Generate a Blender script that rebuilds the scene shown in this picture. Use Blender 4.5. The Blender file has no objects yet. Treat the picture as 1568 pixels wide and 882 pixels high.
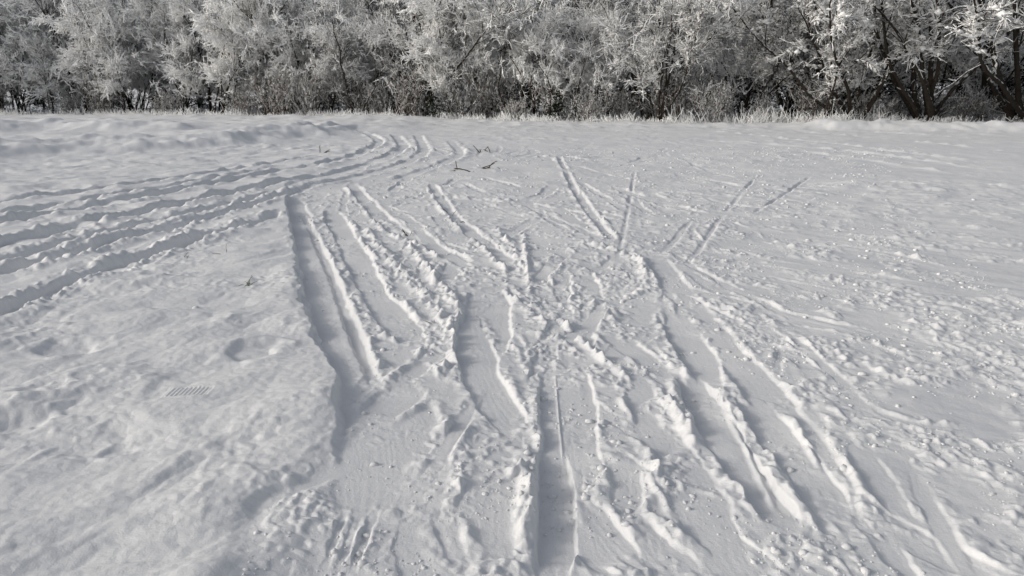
import bpy, numpy as np, math
from mathutils import Vector
rng=np.random.default_rng(7)
scene=bpy.context.scene
COL=scene.collection
F=1132.0; HC=1.2; TH=math.atan((441-135)/F)

# ---------- survey: measured sight lines -> ground coordinates in metres ----------
def P(px,py):
    cx=(px-784)/F; cy=(441-py)/F
    dz=-math.sin(TH)+cy*math.cos(TH); dy=math.cos(TH)+cy*math.sin(TH); t=HC/-dz
    return (t*cx,t*dy)
def L(*pts): return np.array([P(*p) for p in pts])

# ---------- noise ----------
def _h(ix,iy,seed):
    n=(ix.astype(np.int64)*374761393+iy.astype(np.int64)*668265263+seed*1442695041)&0xffffffff
    n=((n^(n>>13))*1274126177)&0xffffffff
    return ((n^(n>>16))&0xffff).astype(np.float32)/65535.0
def pn(x,y,s,seed=0,ax=1.0,rot=0.0):
    """gradient noise, scale s metres, roughly -1..1"""
    c,sn=math.cos(rot),math.sin(rot)
    u=(x*c+y*sn)/s; v=(-x*sn+y*c)/(s*ax)
    iu=np.floor(u);iv=np.floor(v);fu=(u-iu).astype(np.float32);fv=(v-iv).astype(np.float32)
    su=fu*fu*fu*(fu*(fu*6-15)+10);sv=fv*fv*fv*(fv*(fv*6-15)+10)
    def g(a,b):
        an=_h(iu+a,iv+b,seed)*6.28318
        return np.cos(an)*(fu-a)+np.sin(an)*(fv-b)
    n0=g(0,0)*(1-su)+g(1,0)*su
    n1=g(0,1)*(1-su)+g(1,1)*su
    return (n0*(1-sv)+n1*sv)*1.5
def ss(a,b,x):
    t=np.clip((x-a)/(b-a),0,1);return t*t*(3-2*t)

# ---------- ground grid (polar, dense in the open field, reaches the horizon) ----------
NA=1150;NR=1050
a=np.concatenate([np.linspace(-math.pi,-math.radians(42),60,endpoint=False),
                  np.linspace(-math.radians(42),math.radians(42),NA),
                  np.linspace(math.radians(42),math.pi,60)[1:]])
q=np.linspace(1.45**-.5,42**-.5,NR)
r=np.concatenate([[0.0,.35,.7,1.1],q**-2,42*np.geomspace(1.05,30,40)])
A,R=np.meshgrid(a,r)
X=(R*np.sin(A)).astype(np.float64);Y=(R*np.cos(A)).astype(np.float64)
near=(R<46)
DR=2*np.maximum(R,.9)**1.5*7.0e-4
def fade(s): return ss(1.0,.35,DR/s)   # 1 when resolvable

TLX=np.array([-60,-34,-25,-18,-9,-4,0,3.5,11,19,30,60.])
TLY=np.array([38,36.5,35,34,32,30.5,29.5,28,26.8,26.8,27.5,30.])
def tly(x): return np.interp(x,TLX,TLY)

SOFT=0.03*pn(X,Y,3.5,1)+0.012*pn(X,Y,1.1,2)
H=SOFT*ss(0,2,R)
behind=ss(-1,6,Y-tly(X))
H+=behind*(.02+.25*pn(X,Y,5,3))+ss(60,500,R)*(2+3*pn(X,Y,150,4))

# scarp that separates untouched snow (left) from the skied lane
sc=L((440,285),(446,340),(455,400),(460,470),(490,540),(520,600),(524,640),(480,695),(400,750),(365,800),(355,882))
o=np.argsort(sc[:,1])
sx=np.interp(Y,sc[o,1],sc[o,0])+0.035*pn(X,Y,.35,11)+.018*pn(X,Y,.1,12)
soft_=.010+.06*ss(2.75,2.3,Y)
lane=ss(-soft_,soft_*1.4,X-sx)*ss(10.5,8.5,Y)
laneS=ss(-.06,.2,X-sx)

# left untouched crust: soft hummocks
lm=1-laneS
wx=X+.09*pn(X,Y,.35,27)+.03*pn(X,Y,.12,17);wy=Y+.09*pn(X,Y,.35,28)+.03*pn(X,Y,.12,16)
def hm(s,seed,ax=1.5,rot=-.8):
    v=pn(wx,wy,s,seed,ax,rot);return np.abs(v+.15)
patch=ss(-.15,.3,pn(X,Y,.7,18))
hum=.034*hm(.55,21)+.022*pn(wx,wy,.3,22,1.6,-.9)+.017*hm(.22,24)*(.4+.6*patch)+.006*hm(.1,29)*fade(.1)
hum+=patch*(.008*np.maximum(0,pn(X,Y,.05,25))*fade(.05)+.007*np.maximum(0,pn(X,Y,.1,19)))
hum+=.0016*pn(X,Y,.03,15)*fade(.03)
H+=lm*hum*ss(30,14,R)
H+=(1-lane)*(.030-.014*ss(2.75,2.3,Y))*ss(11,8.5,Y)
# the lane: broken lumps in patches, polished in between
cl=ss(-.15,.35,pn(X,Y,.5,31)+.5*pn(X,Y,1.4,32)+.5*pn(X,Y,.2,30))
l1=np.maximum(0,pn(X,Y,.075,33)-.02)*fade(.075)
l2=np.maximum(0,pn(X,Y,.035,34)-.08)*fade(.035)
l3=np.maximum(0,pn(wx,wy,.17,35))
rough=(.015*l1+.012*l2+.014*l3)
far_flat=ss(3.5,7.5,X-.10*Y)
right=ss(1.0,2.2,X-.06*Y)
H+=laneS*cl*rough*(1-.35*far_flat)+laneS*.0014*pn(X,Y,.05,36)*fade(.05)+laneS*.010*pn(wx,wy,.45,38)
H+=right*.004*pn(X,Y,.10,37,14,.85)*fade(.2)*ss(22,12,R)
# middle distance: churned and wind-crusted
mdm=ss(5,11,R)*ss(34,26,R)
mp=ss(-.2,.4,pn(X,Y,2.5,41,3,1.3))
H+=mdm*mp*(.030*np.maximum(0,pn(wx,wy,.35,42,1.0))*fade(.35)+.035*np.maximum(0,pn(X,Y,.8,43,1.0))*fade(.8)+.018*np.maximum(0,pn(X,Y,.18,44))*fade(.18))

def pdist(poly,pad):
    x0,y0=poly.min(0)-pad;x1,y1=poly.max(0)+pad
    idx=np.nonzero((X>x0)&(X<x1)&(Y>y0)&(Y<y1))
    x=X[idx];y=Y[idx];D=np.full(x.shape,1e9);S=np.zeros(x.shape);G=np.ones(x.shape);acc=0
    for i in range(len(poly)-1):
        ax,ay=poly[i];bx,by=poly[i+1];dx,dy=bx-ax,by-ay;l=math.hypot(dx,dy)
        if l<1e-6: continue
        t=((x-ax)*dx+(y-ay)*dy)/l/l;tc=np.clip(t,0,1)
        ex=x-(ax+tc*dx);ey=y-(ay+tc*dy);d=np.hypot(ex,ey)
        m=d<D;D[m]=d[m];S[m]=(acc+tc*l)[m];G[m]=np.sign(dx*(y-ay)-dy*(x-ax))[m]
        acc+=l
    return idx,x,y,D,S,G,acc
def smooth(poly,n=5):
    p=np.vstack([2*poly[0]-poly[1],poly,2*poly[-1]-poly[-2]]);out=[]
    for i in range(1,len(p)-2):
        for t in np.linspace(0,1,n,endpoint=False):
            out.append(.5*((2*p[i])+(-p[i-1]+p[i+1])*t+(2*p[i-1]-5*p[i]+4*p[i+1]-p[i+2])*t*t+(-p[i-1]+3*p[i]-3*p[i+1]+p[i+2])*t**3))
    out.append(p[-2]);return np.array(out)
K=[100]
DS=.40;BS=.55
def groove(poly,w,depth,bl=.02,br=.02,bw=.04,edge=.012,ends=.5,lump=1.0,wob=1.0,tex=1,solid=0.,inlane=False):
    K[0]+=3;sd=K[0];depth=depth*DS;bl=bl*BS;br=br*BS;bw=bw*.8
    if len(poly)>2: poly=smooth(poly)
    idx,x,y,D,S,G,Lt=pdist(poly,w/2+bw*4)
    if Lt<1e-6: return
    D=D+wob*(.020*pn(x,y,.14,sd)*min(1,w/.08)+.008*pn(x,y,.045,sd+1)+.03*pn(x,y,.5,sd+2)*min(1,w/.1))
    ee=min(ends,Lt*.45)
    e=ss(0,ee,S)*ss(0,ee,Lt-S) if ee>0 else np.ones_like(S)
    if inlane: e=e*laneS[idx]
    wl=w/2*(.25+.75*np.sqrt(e))          # marks taper off where the ski lifted
    skip=np.clip(.75+solid*.25+(1-solid)*(1.4*pn(x,y,.5,sd+5)+.5*pn(x,y,.2,sd+6)),.1,1)
    m=ss(edge,-edge*.4,D-wl)*np.clip(e*1.3,0,1)*np.clip(skip*1.5,0,1)
    base=SOFT[idx]+.008*laneS[idx]*pn(x,y,.45,38)
    along=.0005*pn(D*G,S,.014,sd,60)*fade(.05)[idx]*tex
    h=H[idx]
    tgt=base-depth*e*skip+along
    h=h*(1-m)+tgt*m
    bh=np.where(G<0,bl,br)
    u=(D-(wl+edge*.5+bw*.6))/(bw)
    lf=fade(.06)[idx]
    n1=pn(x,y,.08,sd+1)*lf;n2=pn(x,y,.035,sd+2)*fade(.035)[idx];n3=pn(x,y,.3,sd)
    prof=np.exp(-u*u*1.6)*(D>wl-edge)
    b=prof*bh*np.clip(.35+lump*(1.0*n1+.7*n2)+1.3*n3,0,2)*e
    H[idx]=h+b*(1-m)
def ridge(poly,w,hgt,lump=1.0,ends=.15):
    K[0]+=3;sd=K[0];hgt*=.75
    if len(poly)>2: poly=smooth(poly)
    idx,x,y,D,S,G,Lt=pdist(poly,w*3)
    e=ss(0,ends,S)*ss(0,ends,Lt-S)
    D=D+.3*w*pn(x,y,.15,sd)
    n=pn(x,y,.07,sd+1)*fade(.07)[idx]*.9+pn(x,y,.035,sd+2)*.6*fade(.035)[idx]+.7*pn(x,y,.25,sd)
    H[idx]+=np.exp(-(D/w)**2*2)*hgt*np.clip(.65+lump*n,0,2)*e

r2=np.random.default_rng(5)
for i in range(130):
    y0=r2.uniform(1.9,9.5) if i<80 else r2.uniform(8,18)
    xs=float(np.interp(y0,sc[o,1],sc[o,0]))
    x0=r2.uniform(xs+.2,xs+.1+1.0+.42*y0)
    an=r2.normal(0.08,.30); ln=r2.uniform(.5,1.8)*(1+y0*.06)
    p=np.array([[x0,y0],[x0+math.sin(an)*ln*.5+r2.normal(0,.04),y0-math.cos(an)*ln*.5],[x0+math.sin(an*1.1)*ln,y0-math.cos(an)*ln]])
    groove(p,r2.uniform(.05,.17),r2.uniform(.008,.022),r2.uniform(0,.02),r2.uniform(0,.02),bw=.03,edge=.012,inlane=True)
for i in range(55):
    y0=r2.uniform(2.5,15);x0=r2.uniform(1.2,1.5+.62*y0)
    an=r2.normal(.75,.25);ln=r2.uniform(1.,3.)
    p=np.array([[x0,y0],[x0+math.sin(an)*ln*.5,y0-math.cos(an)*ln*.5+.03],[x0+math.sin(an)*ln,y0-math.cos(an)*ln]])
    groove(p,r2.uniform(.02,.06),r2.uniform(.004,.010),0,r2.uniform(.002,.012),bw=.02,edge=.015,ends=.8)
# loose snow that fell back over the older marks
cl2=ss(.05,.4,pn(X,Y,.35,51)+.6*pn(X,Y,.13,52))
fall=laneS*cl2*(.013*np.maximum(0,pn(X,Y,.06,53))*fade(.06)+.010*np.maximum(0,pn(X,Y,.03,54))*fade(.03)+.010*np.maximum(0,pn(wx,wy,.13,55)))*ss(20,14,R)
H+=fall*.8

# ski / sled tracks sweeping off to the left behind the bank
for pts,w,d in [(((-60,362),(0,350),(200,310),(400,268),(500,250),(560,232),(580,215),(550,203)),.20,.06),
             (((-60,398),(0,385),(200,335),(430,280),(530,260),(600,238),(618,222),(605,208)),.22,.07),
             (((-60,420),(0,408),(180,360),(330,322),(430,292)),.08,.035),
             (((-60,440),(0,425),(150,385),(300,345),(430,300),(500,275)),.12,.055),
             (((-60,515),(0,490),(100,440),(250,390),(380,350),(440,325)),.11,.045),
             (((470,285),(560,266),(620,250),(650,232),(640,208)),.20,.05),
             (((600,275),(680,250),(705,235),(690,215)),.16,.03),
             (((-60,345),(0,335),(230,294),(420,258)),.07,.03),
             (((-60,325),(0,316),(250,280),(420,250),(500,238)),.12,.03)]:
    groove(L(*pts),w,d,.040,.040,bw=.10,edge=.035,ends=.5,lump=1.3,tex=0,solid=.4,wob=.8)

def G(*a_,**k): 
    k.setdefault('solid',.55);k.setdefault('wob',.65);groove(*a_,**k)
G(L((570,560),(600,700),(590,900)),.34,.018,.0,.008,edge=.03)
G(L((760,700),(740,800),(760,900)),.14,.014,.01,.01,edge=.02)
G(L((450,300),(480,400),(505,470),(530,540),(550,610)),.20,.040,.0,.012,edge=.010)
G(L((462,320),(500,400),(528,470),(556,540),(582,615)),.05,.085,.004,.026,edge=.014,bw=.03)
G(L((505,315),(560,420),(600,480),(645,550)),.18,.036,.022,.040,edge=.010)
G(L((538,280),(600,345),(650,370),(730,415)),.16,.050,.045,.012,edge=.018)
G(L((635,345),(670,380),(730,418)),.12,.04,.02,.03)
G(L((660,280),(700,335),(760,385),(805,430)),.11,.045,.035,.028)
ridge(L((560,350),(600,400),(650,450),(690,500),(700,530)),.055,.030,1.4)
ridge(L((625,375),(665,425),(705,480),(700,540),(672,580)),.05,.038,1.4)
ridge(L((575,330),(610,350),(640,362)),.06,.03)
ridge(L((870,430),(920,470),(950,500)),.08,.03,1.3)
ridge(L((600,300),(700,300),(800,310)),.10,.035,1.4)
ridge(L((880,370),(960,390),(1000,430)),.06,.035,1.4)
ridge(L((760,350),(790,390),(800,420)),.06,.03,1.4)
ridge(L((802,355),(806,400),(812,450)),.035,.04,.9)
G(L((745,435),(745,500),(720,575)),.26,.05,.02,.006,edge=.012)
G(L((718,470),(727,545),(760,620),(818,700)),.16,.045,.014,.024,edge=.010)
G(L((765,428),(830,480),(900,540),(978,600)),.05,.012,.035,.012,bw=.035)
ridge(L((760,422),(800,455),(835,478)),.035,.024)
ridge(L((850,480),(900,530),(975,592)),.026,.034)
G(L((855,238),(880,290),(910,335),(950,378)),.07,.04,.028,.026)
G(L((885,290),(912,335),(935,370)),.07,.03,.02,.03)
G(L((972,262),(960,330),(936,440)),.025,.012,.007,.009,solid=.1)
G(L((1000,388),(1090,510),(1170,600),(1250,730),(1340,900)),.17,.028,.014,.012,edge=.02,bw=.03)
G(L((1025,460),(1075,560),(1100,615)),.16,.045,.028,.03)
G(L((1050,570),(1115,680),(1215,825)),.14,.065,.04,.018,edge=.008,ends=.2)
G(L((1135,600),(1210,690),(1295,810)),.15,.052,.022,.02,edge=.008,ends=.25)
ridge(L((1015,600),(1045,650),(1075,700)),.03,.038)
ridge(L((1105,618),(1150,700),(1195,790)),.014,.026,.4)
ridge(L((1210,635),(1240,690),(1265,728)),.014,.024,.4)
G(L((745,590),(690,680),(630,780)),.05,.012,.03,.01)
G(L((935,445),(900,495),(820,545)),.08,.016,.02,.01,solid=.1)
G(L((866,530),(872,650),(886,800)),.20,.040,.016,.014,edge=.010)
ridge(L((850,570),(857,650),(868,762)),.006,.012,.1)
G(L((664,760),(690,830),(720,900)),.05,.024,.01,.018)
G(L((868,740),(925,830),(985,910)),.15,.042,.02,.018,edge=.010)
G(L((844,675),(849,760),(854,905)),.10,.075,.045,.006,edge=.007,bw=.03,ends=.2,wob=.4)
ridge(L((803,700),(801,790),(798,900)),.028,.030)
ridge(L((990,690),(1015,745),(975,790)),.035,.026)
G(L((950,700),(960,760),(940,800)),.10,.03,.01,.01)
ridge(L((570,640),(480,705),(400,755),(352,800)),.045,.014,.6)
G(L((575,690),(490,740),(405,785),(372,850)),.08,.022,.0,.004,edge=.03)
for dx in (0,22,44): G(L((535+dx,780),(515+dx,830),(490+dx,900)),.020,.018,.006,.006,bw=.012,edge=.007)
ridge(L((585,600),(620,565),(660,560),(675,590)),.02,.026,.6)
G(L((640,590),(600,620),(560,660)),.16,.026,.01,.02,edge=.02)
G(L((1245,268),(1205,295),(1150,328)),.03,.014,.004,.008,solid=0)
G(L((1155,275),(1110,325),(1075,375),(1045,412)),.035,.016,.006,.010,solid=0)
G(L((1062,335),(1035,365),(1005,395)),.05,.02,.008,.014,solid=.2)
G(L((1030,230),(995,240),(960,250)),.08,.02,.0,.02)
for pts,b_ in [(((1040,197),(1250,218),(1600,264)),.6),(((1000,206),(1250,235),(1568,285)),.4),(((1150,197),(1350,212),(1600,240)),.8),(((1100,193),(1350,203),(1600,222)),.7),(((1080,215),(1300,232),(1600,275)),.5)]:
    groove(L(*pts),.2,.03*b_,.0,.10*b_,bw=.10,edge=.08,ends=2.5,lump=1.4,tex=0)
G(L((1270,372),(1370,388),(1480,415)),.06,.010,.004,.036,ends=.6,lump=1.5)
G(L((1300,517),(1350,534),(1410,562)),.03,.008,.004,.024,ends=.2)
G(L((1380,690),(1430,780),(1500,910)),.05,.010,.006,.010,ends=.3)
G(L((1190,500),(1260,560),(1330,620)),.05,.010,.006,.012,ends=.3)
G(L((1300,620),(1420,655),(1540,650)),.04,.008,.004,.014,ends=.3)
H+=fall*.35
def pit(px,py,rx,ry,d,ang=0):
    cx,cy=P(px,py);c,s=math.cos(ang),math.sin(ang)
    u=((X-cx)*c+(Y-cy)*s)/rx;v=(-(X-cx)*s+(Y-cy)*c)/ry
    rr=np.hypot(u,v)+.35*pn(X,Y,.1,int(px))
    H[:]=H-d*ss(1.05,.5,rr)+d*.3*np.exp(-((rr-1.25)/.25)**2)
pit(105,540,.16,.12,.020);pit(390,545,.13,.13,.022,.3);pit(180,700,.06,.05,.008);pit(70,610,.12,.08,.012);pit(190,420,.2,.13,.018,.4);pit(30,660,.14,.08,.014)
cx,cy=P(290,618);m=ss(.088,.080,np.abs(X-cx))*ss(.045,.04,np.abs(Y-cy-.06*(X-cx)))
H=H*(1-m)+m*(H[np.unravel_index(np.argmin((X-cx)**2+(Y-cy)**2),X.shape)]-.003+.002*np.sin(X*2*math.pi/.016))

def bank(poly,w,hgt,seed):
    idx,x,y,D,S,Gs,Lt=pdist(poly,4.0)
    D=D+.35*pn(x,y,.9,seed)+.08*pn(x,y,.35,seed+5)
    e=ss(0,2.0,S)*ss(0,1.2,Lt-S)
    H[idx]+=e*hgt*np.exp(-(D/w)**2)*(.8+.35*pn(x,y,1.3,seed+1)+.2*pn(x,y,.45,seed+2)+.07*pn(x,y,.18,seed+3))
bp=smooth(L((-250,266),(-60,244),(100,232),(300,224),(430,214),(540,202)))
bank(bp,.70,.28,300)
bank(smooth(L((-200,224),(60,204),(200,206),(330,203))),.9,.22,310)
shelf=ss(0,1.0,(Y-np.interp(X,bp[:,0],bp[:,1])))*ss(-2.8,-4.6,X-.02*Y)*ss(36,26,Y)
H+=shelf*(.14+.07*pn(X,Y,1.6,320)+.02*pn(X,Y,.5,321))*near
bank(smooth(L((1180,196),(1300,197),(1450,199),(1700,203))),.8,.30,330)
bank(smooth(L((-300,180),(100,181),(400,185),(700,188),(900,191),(1200,194),(1600,194),(1800,194))),.7,.09,340)
ext=ss(20,26,R)*(R<40)
H+=ext*.06*np.maximum(0,pn(X,Y,.6,350))

co=np.stack([X,Y,H],-1).reshape(-1,3).astype(np.float32)
nr,na=X.shape
ii=(np.arange(nr-1)[:,None]*na+np.arange(na-1)[None,:]).ravel()
quads=np.stack([ii,ii+1,ii+na+1,ii+na],-1)[:, ::-1]
def mesh_np(name,co,faces,mats=(),midx=None,smooth_=False):
    me=bpy.data.meshes.new(name)
    n,k=faces.shape
    me.vertices.add(len(co));me.vertices.foreach_set("co",np.ascontiguousarray(co,dtype=np.float32).ravel())
    me.loops.add(n*k);me.loops.foreach_set("vertex_index",np.ascontiguousarray(faces,dtype=np.int32).ravel())
    me.polygons.add(n);me.polygons.foreach_set("loop_start",np.arange(n,dtype=np.int32)*k)
    for m in mats: me.materials.append(m)
    if midx is not None: me.polygons.foreach_set("material_index",np.ascontiguousarray(midx,dtype=np.int32))
    me.polygons.foreach_set("use_smooth",np.full(n,smooth_))
    me.update(calc_edges=True)
    return me
def add(name,me,loc=(0,0,0),rot=(0,0,0),sc_=1,parent=None):
    ob=bpy.data.objects.new(name,me);COL.objects.link(ob);ob.location=loc;ob.rotation_euler=rot
    ob.scale=(sc_,sc_,sc_) if not hasattr(sc_,'__len__') else sc_
    if parent: ob.parent=parent
    return ob
def Hat(x,y):
    an=np.arctan2(x,y);rr=np.hypot(x,y)
    i=np.clip(np.searchsorted(r,rr)-1,0,nr-2);j=np.clip(np.searchsorted(a,an)-1,0,na-2)
    fi=(rr-r[i])/(r[i+1]-r[i]);fj=(an-a[j])/(a[j+1]-a[j])
    return (H[i,j]*(1-fi)*(1-fj)+H[i+1,j]*fi*(1-fj)+H[i,j+1]*(1-fi)*fj+H[i+1,j+1]*fi*fj)

# ---------- materials ----------
def newmat(name):
    m=bpy.data.materials.new(name);m.use_nodes=True;nt=m.node_tree
    return m,nt,nt.nodes["Principled BSDF"]
def snow_mat():
    m,nt,b=newmat("snow");N=nt.nodes;K_=nt.links
    tc=N.new("ShaderNodeTexCoord")
    n1=N.new("ShaderNodeTexNoise");n1.inputs["Scale"].default_value=1.3;n1.inputs["Detail"].default_value=5
    K_.new(tc.outputs["Object"],n1.inputs["Vector"])
    cr=N.new("ShaderNodeValToRGB");cr.color_ramp.elements[0].position=.35;cr.color_ramp.elements[1].position=.7
    cr.color_ramp.elements[0].color=(.71,.712,.722,1);cr.color_ramp.elements[1].color=(.78,.78,.778,1)
    K_.new(n1.outputs["Fac"],cr.inputs["Fac"]);K_.new(cr.outputs["Color"],b.inputs["Base Color"])
    b.inputs["Roughness"].default_value=.75;b.inputs["Specular IOR Level"].default_value=.2
    n2=N.new("ShaderNodeTexNoise");n2.inputs["Scale"].default_value=45;n2.inputs["Detail"].default_value=6;n2.inputs["Roughness"].default_value=.7
    n3=N.new("ShaderNodeTexNoise");n3.inputs["Scale"].default_value=260;n3.inputs["Detail"].default_value=2
    K_.new(tc.outputs["Object"],n2.inputs["Vector"]);K_.new(tc.outputs["Object"],n3.inputs["Vector"])
    b1=N.new("ShaderNodeBump");b1.inputs["Strength"].default_value=.6;b1.inputs["Distance"].default_value=.006
    b2=N.new("ShaderNodeBump");b2.inputs["Strength"].default_value=.6;b2.inputs["Distance"].default_value=.0015
    K_.new(n2.outputs["Fac"],b1.inputs["Height"]);K_.new(n3.outputs["Fac"],b2.inputs["Height"])
    K_.new(b1.outputs["Normal"],b2.inputs["Normal"]);K_.new(b2.outputs["Normal"],b.inputs["Normal"])
    return m
def snowed(name,dark,dark2,snow,lo,hi,nscale=14,namp=.6,objvar=0.0):
    """dark stuff with snow lying on whatever faces up, broken by noise"""
    m,nt,b=newmat(name);N=nt.nodes;K_=nt.links
    tc=N.new("ShaderNodeTexCoord");ge=N.new("ShaderNodeNewGeometry");sp=N.new("ShaderNodeSeparateXYZ")
    K_.new(ge.outputs["Normal"],sp.inputs[0])
    n=N.new("ShaderNodeTexNoise");n.inputs["Scale"].default_value=nscale;n.inputs["Detail"].default_value=1
    K_.new(tc.outputs["Object"],n.inputs["Vector"])
    s1=N.new("ShaderNodeMath");s1.operation='SUBTRACT';K_.new(n.outputs["Fac"],s1.inputs[0]);s1.inputs[1].default_value=.5
    s2=N.new("ShaderNodeMath");s2.operation='MULTIPLY_ADD';K_.new(s1.outputs[0],s2.inputs[0]);s2.inputs[1].default_value=namp*4;K_.new(sp.outputs[2],s2.inputs[2])
    oi=N.new("ShaderNodeObjectInfo")
    s3=N.new("ShaderNodeMath");s3.operation='MULTIPLY_ADD';K_.new(oi.outputs["Random"],s3.inputs[0]);s3.inputs[1].default_value=objvar;K_.new(s2.outputs[0],s3.inputs[2])
    mr=N.new("ShaderNodeMapRange");mr.inputs["From Min"].default_value=lo;mr.inputs["From Max"].default_value=hi;K_.new(s3.outputs[0],mr.inputs["Value"])
    mx0=N.new("ShaderNodeMix");mx0.data_type='RGBA';mx0.inputs[6].default_value=(*dark,1);mx0.inputs[7].default_value=(*dark2,1);K_.new(n.outputs["Fac"],mx0.inputs[0])
    mx=N.new("ShaderNodeMix");mx.data_type='RGBA';K_.new(mr.outputs[0],mx.inputs[0]);K_.new(mx0.outputs[2],mx.inputs[6]);mx.inputs[7].default_value=(*snow,1)
    df=N.new("ShaderNodeBsdfDiffuse");K_.new(mx.outputs[2],df.inputs["Color"])
    N.remove(b);K_.new(df.outputs[0],N["Material Output"].inputs["Surface"])
    return m
def flat(name,c1,c2,scale=20):
    m,nt,b=newmat(name);N=nt.nodes;K_=nt.links
    tc=N.new("ShaderNodeTexCoord");n=N.new("ShaderNodeTexNoise");n.inputs["Scale"].default_value=scale;K_.new(tc.outputs["Object"],n.inputs["Vector"])
    mx=N.new("ShaderNodeMix");mx.data_type='RGBA';mx.inputs[6].default_value=(*c1,1);mx.inputs[7].default_value=(*c2,1);K_.new(n.outputs["Fac"],mx.inputs[0])
    K_.new(mx.outputs[2],b.inputs["Base Color"]);b.inputs["Roughness"].default_value=.8;b.inputs["Specular IOR Level"].default_value=.2
    return m
M_snow=snow_mat()
M_bark=snowed("bark_with_snow",(.024,.021,.018),(.065,.055,.047),(.82,.82,.82),.30,.65,9,.5)
M_frost=snowed("hoarfrost_twigs",(.24,.21,.18),(.45,.42,.38),(.95,.945,.93),-1.9,-1.1,5,.7,.6)
M_frostR=snowed("frosted_dark_twigs",(.030,.025,.02),(.10,.085,.07),(.93,.925,.91),-.7,-.05,3,.9,.4)
M_brown=snowed("brown_brush",(.05,.038,.028),(.13,.10,.075),(.80,.79,.78),.0,.7,6,.7,.3)
M_spruce=snowed("spruce_needles",(.010,.016,.010),(.024,.034,.02),(.72,.73,.73),.45,.95,3,.7,.2)
M_load=snowed("snow_load",(.88,.88,.87),(.88,.88,.87),(.93,.925,.915),-.5,.5,3,.5)

ground=add("snow_ground",mesh_np("snow_ground",co,quads,(M_snow,),None,True))

# ---------- snow crumbs thrown up by the skis ----------
ph=(1+5**.5)/2
IV=np.array([(-1,ph,0),(1,ph,0),(-1,-ph,0),(1,-ph,0),(0,-1,ph),(0,1,ph),(0,-1,-ph),(0,1,-ph),(ph,0,-1),(ph,0,1),(-ph,0,-1),(-ph,0,1)],float);IV/=np.linalg.norm(IV[0])
IF=np.array([(0,11,5),(0,5,1),(0,1,7),(0,7,10),(0,10,11),(1,5,9),(5,11,4),(11,10,2),(10,7,6),(7,1,8),(3,9,4),(3,4,2),(3,2,6),(3,6,8),(3,8,9),(4,9,5),(2,4,11),(6,2,10),(8,6,7),(9,8,1)])
def crumbs(xs,ys,sz,sink=.1):
    n=len(xs);z=Hat(xs,ys)
    jit=1+rng.uniform(-.35,.35,(n,12,1))
    v=IV[None]*jit*sz[:,None,None]*np.stack([rng.uniform(.7,1.4,n),rng.uniform(.7,1.4,n),rng.uniform(.5,.9,n)],-1)[:,None,:]
    v=v+np.stack([xs,ys,z+sz*sink],-1)[:,None,:]
    f=IF[None]+(np.arange(n)*12)[:,None,None]
    return v.reshape(-1,3),f.reshape(-1,3)
n=40000
yy=1.5+rng.uniform(0,1,n)**1.3*14
xs0=np.interp(yy,sc[o,1],sc[o,0])
xx=xs0+.05+rng.uniform(0,1,n)*(1.6+.62*yy)
keep=(pn(xx,yy,.45,400)+.6*pn(xx,yy,.15,401)+.25*rng.normal(size=n)+.12*(xx>1.2))>.28
xx,yy=xx[keep],yy[keep]
sz=np.minimum(.016,.0028*rng.pareto(2.4,len(xx))+.0025)*(.75+.06*yy)
v,f=crumbs(xx,yy,sz)
add("snow_crumbs",mesh_np("snow_crumbs",v,f,(M_snow,),None,True))
ch=L((1175,800),(1320,575),(948,680),(1220,555),(1305,365),(300,478),(1450,560),(1490,310),(590,300))
v,f=crumbs(ch[:,0],ch[:,1],np.array([.009,.018,.016,.010,.024,.016,.010,.025,.028]))
add("snow_chunks",mesh_np("snow_chunks",v,f,(M_snow,),None,True))

# ---------- branch tools ----------
def nrm(v): return v/np.maximum(1e-9,np.linalg.norm(v,axis=-1,keepdims=True))
def poly_segs(rg,st,d,ln,r0,r1,k,curl,grav):
    out0=[];out1=[];ra=[];rb=[];p=st.copy();d=nrm(d)
    for i in range(k):
        qn=p+d*(ln/k)[:,None]
        out0.append(p);out1.append(qn);ra.append(r0+(r1-r0)*i/k);rb.append(r0+(r1-r0)*(i+1)/k)
        p=qn;d=nrm(d+rg.normal(0,curl,d.shape)+np.array([0,0,1.])*np.asarray(grav))
    return [np.concatenate(z) for z in (out0,out1,ra,rb)]
def kids(rg,segs,n,ang,angsd,up,tmin=0.0,bias=None):
    p0,p1,ra,rb=segs;m=len(p0)
    w=np.linalg.norm(p1-p0,axis=1)
    if bias is not None: w=w*bias(p0)
    i=rg.choice(m,n,p=w/w.sum());t=rg.uniform(0,1,n)[:,None]
    st=p0[i]*(1-t)+p1[i]*t;d=nrm(p1[i]-p0[i])
    q_=rg.normal(size=(n,3));q_=nrm(q_-(q_*d).sum(1,keepdims=True)*d)
    aa=rg.normal(ang,angsd,n)[:,None]
    dd=nrm(np.cos(aa)*d+np.sin(aa)*q_+np.array([0,0,1.])*up)
    return st,dd,(ra[i]*(1-t[:,0])+rb[i]*t[:,0])
def prisms(segs,s):
    p0,p1,ra,rb=segs;n=len(p0);d=nrm(p1-p0)
    ref=np.where(np.abs(d[:,2:3])>.9,np.array([[1.,0,0]]),np.array([[0,0,1.]]))
    u=nrm(np.cross(d,ref));w=np.cross(d,u)
    an=np.arange(s)*2*math.pi/s
    ring=np.cos(an)[None,:,None]*u[:,None]+np.sin(an)[None,:,None]*w[:,None]
    v=np.concatenate([p0[:,None]+ring*ra[:,None,None],p1[:,None]+ring*rb[:,None,None]],1)
    b_=np.arange(n)[:,None]*2*s;j=np.arange(s)[None]
    f=np.stack([b_+j,b_+(j+1)%s,b_+s+(j+1)%s,b_+s+j],-1).reshape(-1,4)
    return v.reshape(-1,3),f
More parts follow.
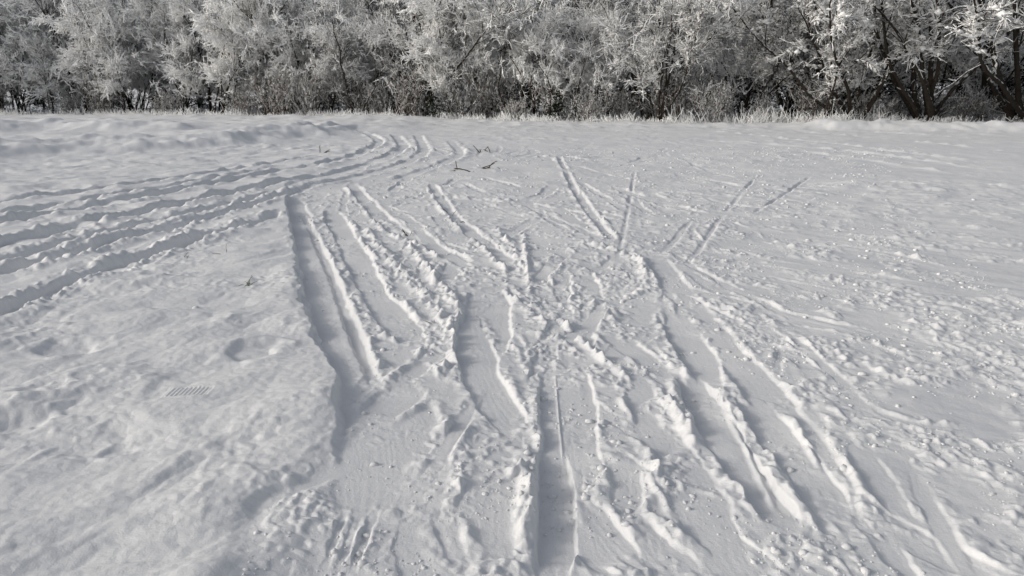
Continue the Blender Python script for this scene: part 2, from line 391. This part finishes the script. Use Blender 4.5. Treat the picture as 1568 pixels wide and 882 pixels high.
def blobs(p,sx_,sz_,rg):
    n=len(p)
    O=np.array([(1,0,0),(0,1,0),(-1,0,0),(0,-1,0),(0,0,1),(0,0,-1)],float)
    v=O[None]*np.stack([sx_,sx_*rg.uniform(.6,1.2,n),sz_],-1)[:,None]*(1+rg.uniform(-.3,.3,(n,6,1)))
    th=rg.uniform(0,6.28,n);c,s=np.cos(th)[:,None],np.sin(th)[:,None]
    v=np.stack([v[...,0]*c-v[...,1]*s,v[...,0]*s+v[...,1]*c,v[...,2]],-1)+p[:,None]
    T=np.array([(0,1,4,4),(1,2,4,4),(2,3,4,4),(3,0,4,4),(1,0,5,5),(2,1,5,5),(3,2,5,5),(0,3,5,5)])
    f=(T[None]+(np.arange(n)*6)[:,None,None]).reshape(-1,4)
    return v.reshape(-1,3),f
def assemble(name,parts,mats):
    V=[];Fq=[];Mi=[];o_=0
    for v,f,mi in parts:
        V.append(v);Fq.append(f+o_);Mi.append(np.full(len(f),mi));o_+=len(v)
    Fq=np.concatenate(Fq);V=np.concatenate(V);Mi=np.concatenate(Mi)
    tri=Fq[:,2]==Fq[:,3]
    if tri.any():
        me=bpy.data.meshes.new(name);me.vertices.add(len(V));me.vertices.foreach_set("co",V.astype(np.float32).ravel())
        cnt=np.where(tri,3,4);st=np.concatenate([[0],np.cumsum(cnt)[:-1]])
        mask=np.ones(Fq.shape,bool);mask[tri,3]=False
        me.loops.add(int(cnt.sum()));me.loops.foreach_set("vertex_index",Fq[mask].astype(np.int32))
        me.polygons.add(len(Fq));me.polygons.foreach_set("loop_start",st.astype(np.int32))
        for m in mats: me.materials.append(m)
        me.polygons.foreach_set("material_index",Mi.astype(np.int32));me.update(calc_edges=True);return me
    return mesh_np(name,V,Fq,mats,Mi)

def tree(seed,nst=5,height=(5,8),tilt=(.05,.5),nb=110,ns=650,nt_=5200,twl=(.12,.34),twr=.011,frost=None,r0=(.04,.08),lean=(0,0),load=0,low=.8,curl=.13,clump=.0,loads=(.03,.10)):
    frost=frost or M_frost
    rg=np.random.default_rng(seed)
    az=rg.uniform(0,6.28,nst);ti=rg.uniform(*tilt,nst)
    d=np.stack([np.sin(ti)*np.cos(az)+lean[0],np.sin(ti)*np.sin(az)+lean[1],np.cos(ti)],-1)
    st=np.stack([rg.normal(0,.18,nst),rg.normal(0,.18,nst),np.full(nst,-.15)],-1)
    ln=rg.uniform(*height,nst);rr=rg.uniform(*r0,nst)
    S=poly_segs(rg,st,d,ln,rr,rr*.18,14,curl,.01)
    f3=rg.uniform(0,6.28,6)
    def cn(p):   # bunches: dense sprays separated by bare gaps
        v=np.sin(3.1*p[:,0]+f3[0]+1.2*np.sin(2.3*p[:,2]+f3[1]))+np.sin(3.3*p[:,1]+f3[2]+np.sin(2.1*p[:,0]+f3[3]))+np.sin(4.1*p[:,2]+f3[4]+1.3*np.sin(1.9*p[:,1]+f3[5]))
        return np.where(clump>0,np.clip(.5+.9*v*clump,.03,3),1)
    up=lambda p:np.clip((p[:,2]-low)/1.2,.04,1)
    a0,a1,ar=kids(rg,S,nb,.75,.25,.12,bias=up)
    B=poly_segs(rg,a0,a1,rg.uniform(.7,2.1,nb),np.clip(ar*.5,.008,.03),np.full(nb,.006),7,.17,-.03)
    a0,a1,ar=kids(rg,[np.concatenate([x,y]) for x,y in zip(B,S)],ns,.7,.3,.05,bias=lambda p:up(p)*cn(p))
    C=poly_segs(rg,a0,a1,rg.uniform(.3,.9,ns),np.full(ns,.013),np.full(ns,.009),4,.2,-.06)
    CB=[np.concatenate([x,y]) for x,y in zip(C,B)]
    w_c=lambda p:up(p)*cn(p)*np.concatenate([np.full(len(C[0]),1.),np.full(len(B[0]),.35)])
    a0,a1,ar=kids(rg,CB,nt_,.7,.35,.05,bias=w_c)
    rt=twr*rg.uniform(.6,1.5,nt_)
    T=poly_segs(rg,a0,a1,rg.uniform(*twl,nt_),rt,rt*.6,2,.25,-.05)
    parts=[(*prisms(S,7),0),(*prisms(B,4),0),(*prisms(C,3),1),(*prisms(T,3),1)]
    if load:
        i=rg.choice(len(CB[0]),load,p=(lambda w:w/w.sum())(w_c(CB[0])))
        s=rg.uniform(*loads,load)*rg.uniform(.6,1.2,load);p=CB[0][i]+np.array([0,0,.02])
        parts.append((*blobs(p,s,s*rg.uniform(.35,.7,load),rg),2))
    return assemble("frosted_tree",parts,(M_bark,frost,M_load))
def brush(seed,n=70,h=(1.,2.6),mat=None):
    rg=np.random.default_rng(seed)
    az=rg.uniform(0,6.28,n);ti=np.abs(rg.normal(0,.4,n))
    d=np.stack([np.sin(ti)*np.cos(az),np.sin(ti)*np.sin(az),np.cos(ti)],-1)
    st=np.stack([rg.normal(0,.55,n),rg.normal(0,.35,n),np.full(n,-.1)],-1)
    S=poly_segs(rg,st,d,rg.uniform(*h,n),rg.uniform(.008,.018,n),np.full(n,.005),7,.16,.0)
    a0,a1,ar=kids(rg,S,n*7,.5,.2,.1,bias=lambda p:np.clip(p[:,2],.1,2))
    B=poly_segs(rg,a0,a1,rg.uniform(.25,.7,n*7),np.full(n*7,.009),np.full(n*7,.005),3,.15,0)
    a0,a1,ar=kids(rg,B,n*13,.6,.3,.05)
    T=poly_segs(rg,a0,a1,rg.uniform(.08,.2,n*13),np.full(n*13,.012),np.full(n*13,.008),1,.2,0)
    return assemble("brush",[(*prisms(S,4),0),(*prisms(B,3),0),(*prisms(T,3),1)],(mat or M_brown,M_frostR))
def spruce(seed,h=9,rb=1.6,nw=40,needles=9000,nl=.10,nrad=.012):
    rg=np.random.default_rng(seed)
    S=poly_segs(rg,np.array([[0,0,-.1]]),np.array([[0,0,1.]]),np.array([h]),np.array([.012*h+.01]),np.array([.01]),10,.01,0)
    n=nw*7;z=rg.uniform(.03,.99,n)*h;az=rg.uniform(0,6.28,n)
    L_=rb*(1-z/h)**.85*rg.uniform(.7,1.15,n)+.08
    d=np.stack([np.cos(az),np.sin(az),rg.normal(-.15,.12,n)],-1)
    B=poly_segs(rg,np.stack([z*0,z*0,z],-1),d,L_,np.full(n,.004+.0015*h),np.full(n,.004),5,.05,-.03)
    a0,a1,_=kids(rg,B,n*5,.8,.2,-.1)
    C=poly_segs(rg,a0,a1,rg.uniform(.15,.45,n*5)*rb/1.6,np.full(n*5,.012*h/9+.003),np.full(n*5,.004),3,.1,-.08)
    a0,a1,_=kids(rg,[np.concatenate([x,y]) for x,y in zip(B,C)],needles,.6,.25,-.1)
    T=poly_segs(rg,a0,a1,rg.uniform(.6,1.4,needles)*nl,np.full(needles,nrad),np.full(needles,nrad*.4),1,.1,0)
    return assemble("spruce",[(*prisms(S,8),0),(*prisms(B,3),1),(*prisms(C,3),1),(*prisms(T,3),1)],(M_bark,M_spruce))

white=[tree(10+i,nst=4+i%3,height=(4.5,7.5),tilt=(.03,.38),nb=150,ns=900,nt_=9000,twr=.022,twl=(.12,.34),frost=M_frost,r0=(.03,.06),low=.3,clump=.45) for i in range(4)]
mid=[tree(30+i,nst=5+i%3,height=(4,7),tilt=(.05,.65),nb=110,ns=700,nt_=5400,twr=.018,frost=M_frostR if i%2 else M_frost,low=.8,load=600,clump=.9) for i in range(5)]
dark=[tree(50+i,nst=6,height=(5,8),tilt=(.1,.8),nb=95,ns=600,nt_=4200,twr=.018,frost=M_frostR,r0=(.04,.085),low=.9,load=1000,clump=1.1,loads=(.04,.14)) for i in range(4)]
will=[tree(70+i,nst=9,height=(6,8.5),tilt=(.2,.9),nb=100,ns=650,nt_=4600,twr=.022,frost=M_frostR,r0=(.07,.12),lean=(-.45,-.2),low=1.3,load=1600,curl=.09,clump=1.1,loads=(.05,.17)) for i in range(3)]
br=[brush(90+i,80,(.8,2.4)) for i in range(3)]
bigsp=[spruce(110+i,10,2.0,45,7000,.16,.028) for i in range(2)]
smsp=spruce(120,1.3,.55,14,3500,.06,.006)

line=bpy.data.objects.new("frosted_tree_line",None);COL.objects.link(line)
rt=np.random.default_rng(99)
def put(me,x,y,s=1,name="tree",parent=line,rz=None):
    z=float(Hat(np.array([x]),np.array([y]))[0])-.05
    return add(name,me,(x,y,z),(rt.normal(0,.03),rt.normal(0,.03),rt.uniform(0,6.28) if rz is None else rz),s,parent)
for row,(off,stp) in enumerate([(.8,2.0),(3.0,2.1),(5.8,2.5)]):
    x=-44+row*.7
    while x<38:
        xx_=x+rt.normal(0,.5);yb=float(tly(xx_))+off+rt.normal(0,.6)
        if xx_<-9: me=white[rt.integers(4)]
        elif xx_<3: me=(mid+white[:3])[rt.integers(8)]
        else: me=(dark+mid[:3])[rt.integers(7)]
        s=rt.uniform(.75,1.2)
        if row==0: s*=.70 if xx_>-13 else .8
        skip=(row==0 and 12.5<xx_<19)
        if not skip: put(me,xx_,yb,s)
        x+=stp*rt.uniform(.6,1.4)*(1.15 if xx_>2 else 1)
x=-44
while x<40:
    if not (-30<x<-10 and rt.random()<.55):
        put(br[rt.integers(3)],x,float(tly(x))+rt.uniform(.1,1.6),rt.uniform(.35,1.05),"shrub")
    x+=rt.uniform(.7,1.9)
x=-58
while x<48:
    put(bigsp[rt.integers(2)],x,float(tly(x))+9+rt.uniform(0,4),rt.uniform(.8,1.15)*(.5 if x<-16 else 1),"spruce")
    x+=rt.uniform(1.4,2.4)
for (x,s,m_,rz) in [(14.8,1.0,0,0.),(18.2,1.05,1,.5),(12.2,.9,2,-.3)]:
    put(will[m_],x,float(tly(x))+.3,s,"willow_tree",None,rz)
put(white[1],-3.6,31.4,.95,"frosted_birch_tree",None)
put(white[2],-12.8,33.4,1.,"frosted_birch_tree",None)
for x,y,s in [(1.9,28.8,1.1),(2.5,28.9,.8),(-3.0,30.1,1.)]:
    put(smsp,x,y,s,"spruce_sapling",None)

# ---------- frosted grass fringe ----------
rg=np.random.default_rng(3)
n=6500;cx_=rg.uniform(-30,28,180);ci=rg.integers(0,180,n)
x=cx_[ci]+rg.normal(0,.35,n);y=tly(x)-.25+rg.normal(0,.25,n)+(np.sin(cx_*5)*.5)[ci];z=Hat(x,y)
wgt=np.where((x>5.5)&(x<13),1.6,.9)*(.5+rg.uniform(0,1,180))[ci]
d=np.stack([rg.normal(0,.35,n),rg.normal(0,.35,n),np.ones(n)],-1)
T=poly_segs(rg,np.stack([x,y,z-.02],-1),d,rg.uniform(.08,.32,n)*wgt,np.full(n,.012),np.full(n,.008),3,.25,-.08)
v,f=prisms(T,3)
add("frosted_grass",mesh_np("frosted_grass",v,f,(M_frost,)))

# ---------- stray stems and grass on the snow ----------
M_dry=flat("dry_stem",(.05,.038,.025),(.10,.08,.05));M_gr=flat("green_grass",(.05,.075,.025),(.10,.12,.05))
def tuft(name,px,py,n,ln,mat,spread=.03,tilt=.7,rad=.0014,seed=0):
    rg=np.random.default_rng(seed+int(px));c=P(px,py)
    st=np.stack([c[0]+rg.normal(0,spread,n),c[1]+rg.normal(0,spread,n),np.zeros(n)],-1);st[:,2]=Hat(st[:,0],st[:,1])-.003
    d=np.stack([rg.normal(0,tilt,n),rg.normal(0,tilt,n),np.full(n,.6)],-1)
    S=poly_segs(rg,st,d,rg.uniform(.5,1,n)*ln,np.full(n,rad),np.full(n,rad*.5),4,.15,-.12)
    v,f=prisms(S,4);add(name,mesh_np(name,v,f,(mat,)))
tuft("dry_grass_stem",292,402,2,.11,M_dry,rad=.0022);tuft("dry_grass_stem",345,396,2,.08,M_dry,rad=.0022)
tuft("grass_tuft",380,443,10,.07,M_gr,.02,rad=.0020);tuft("dry_grass_stem",72,446,2,.05,M_dry,rad=.002)
tuft("dry_grass_stem",690,325,3,.10,M_dry,rad=.0035);tuft("dry_grass_stem",670,492,3,.06,M_dry,rad=.002)
tuft("dry_grass_stem",625,357,4,.08,M_dry,.03,rad=.004);tuft("dry_grass_stem",495,236,3,.16,M_dry,.05,rad=.009)
tuft("dry_grass_stem",738,234,5,.24,M_dry,.08,rad=.010);tuft("fallen_twig",710,260,5,.32,M_dry,.14,2.5,.009);tuft("fallen_twig",750,258,5,.24,M_dry,.08,1.2,.009)
tuft("dry_grass_stem",712,338,2,.07,M_dry,rad=.003)

# ---------- light ----------
az=math.radians(-102);el=math.radians(25)
w=bpy.data.worlds.new("World");scene.world=w;w.use_nodes=True
nt=w.node_tree;sky=nt.nodes.new("ShaderNodeTexSky");sky.sky_type='NISHITA';sky.sun_disc=False
sky.sun_elevation=el;sky.sun_rotation=az;sky.dust_density=3;sky.air_density=1.0
hs=nt.nodes.new("ShaderNodeHueSaturation");hs.inputs["Saturation"].default_value=.42
nt.links.new(sky.outputs[0],hs.inputs["Color"]);nt.links.new(hs.outputs[0],nt.nodes["Background"].inputs[0])
nt.nodes["Background"].inputs[1].default_value=.125
sl=bpy.data.lights.new("sun","SUN");sl.energy=1.15;sl.angle=math.radians(11);sl.color=(1,.955,.87)
so=bpy.data.objects.new("sun",sl);COL.objects.link(so)
dv=Vector((math.sin(az)*math.cos(el),math.cos(az)*math.cos(el),math.sin(el)))
so.rotation_euler=dv.to_track_quat('Z','Y').to_euler();so.location=(-20,5,15)

cam=bpy.data.cameras.new("camera");cam.sensor_width=36;cam.lens=36*F/1568;cam.clip_end=3000;cam.clip_start=.05
cob=bpy.data.objects.new("camera",cam);COL.objects.link(cob)
cob.location=(0,0,HC);cob.rotation_euler=(math.pi/2-TH,0,0);scene.camera=cob
scene.view_settings.view_transform='Standard';scene.view_settings.look='None';scene.view_settings.exposure=0
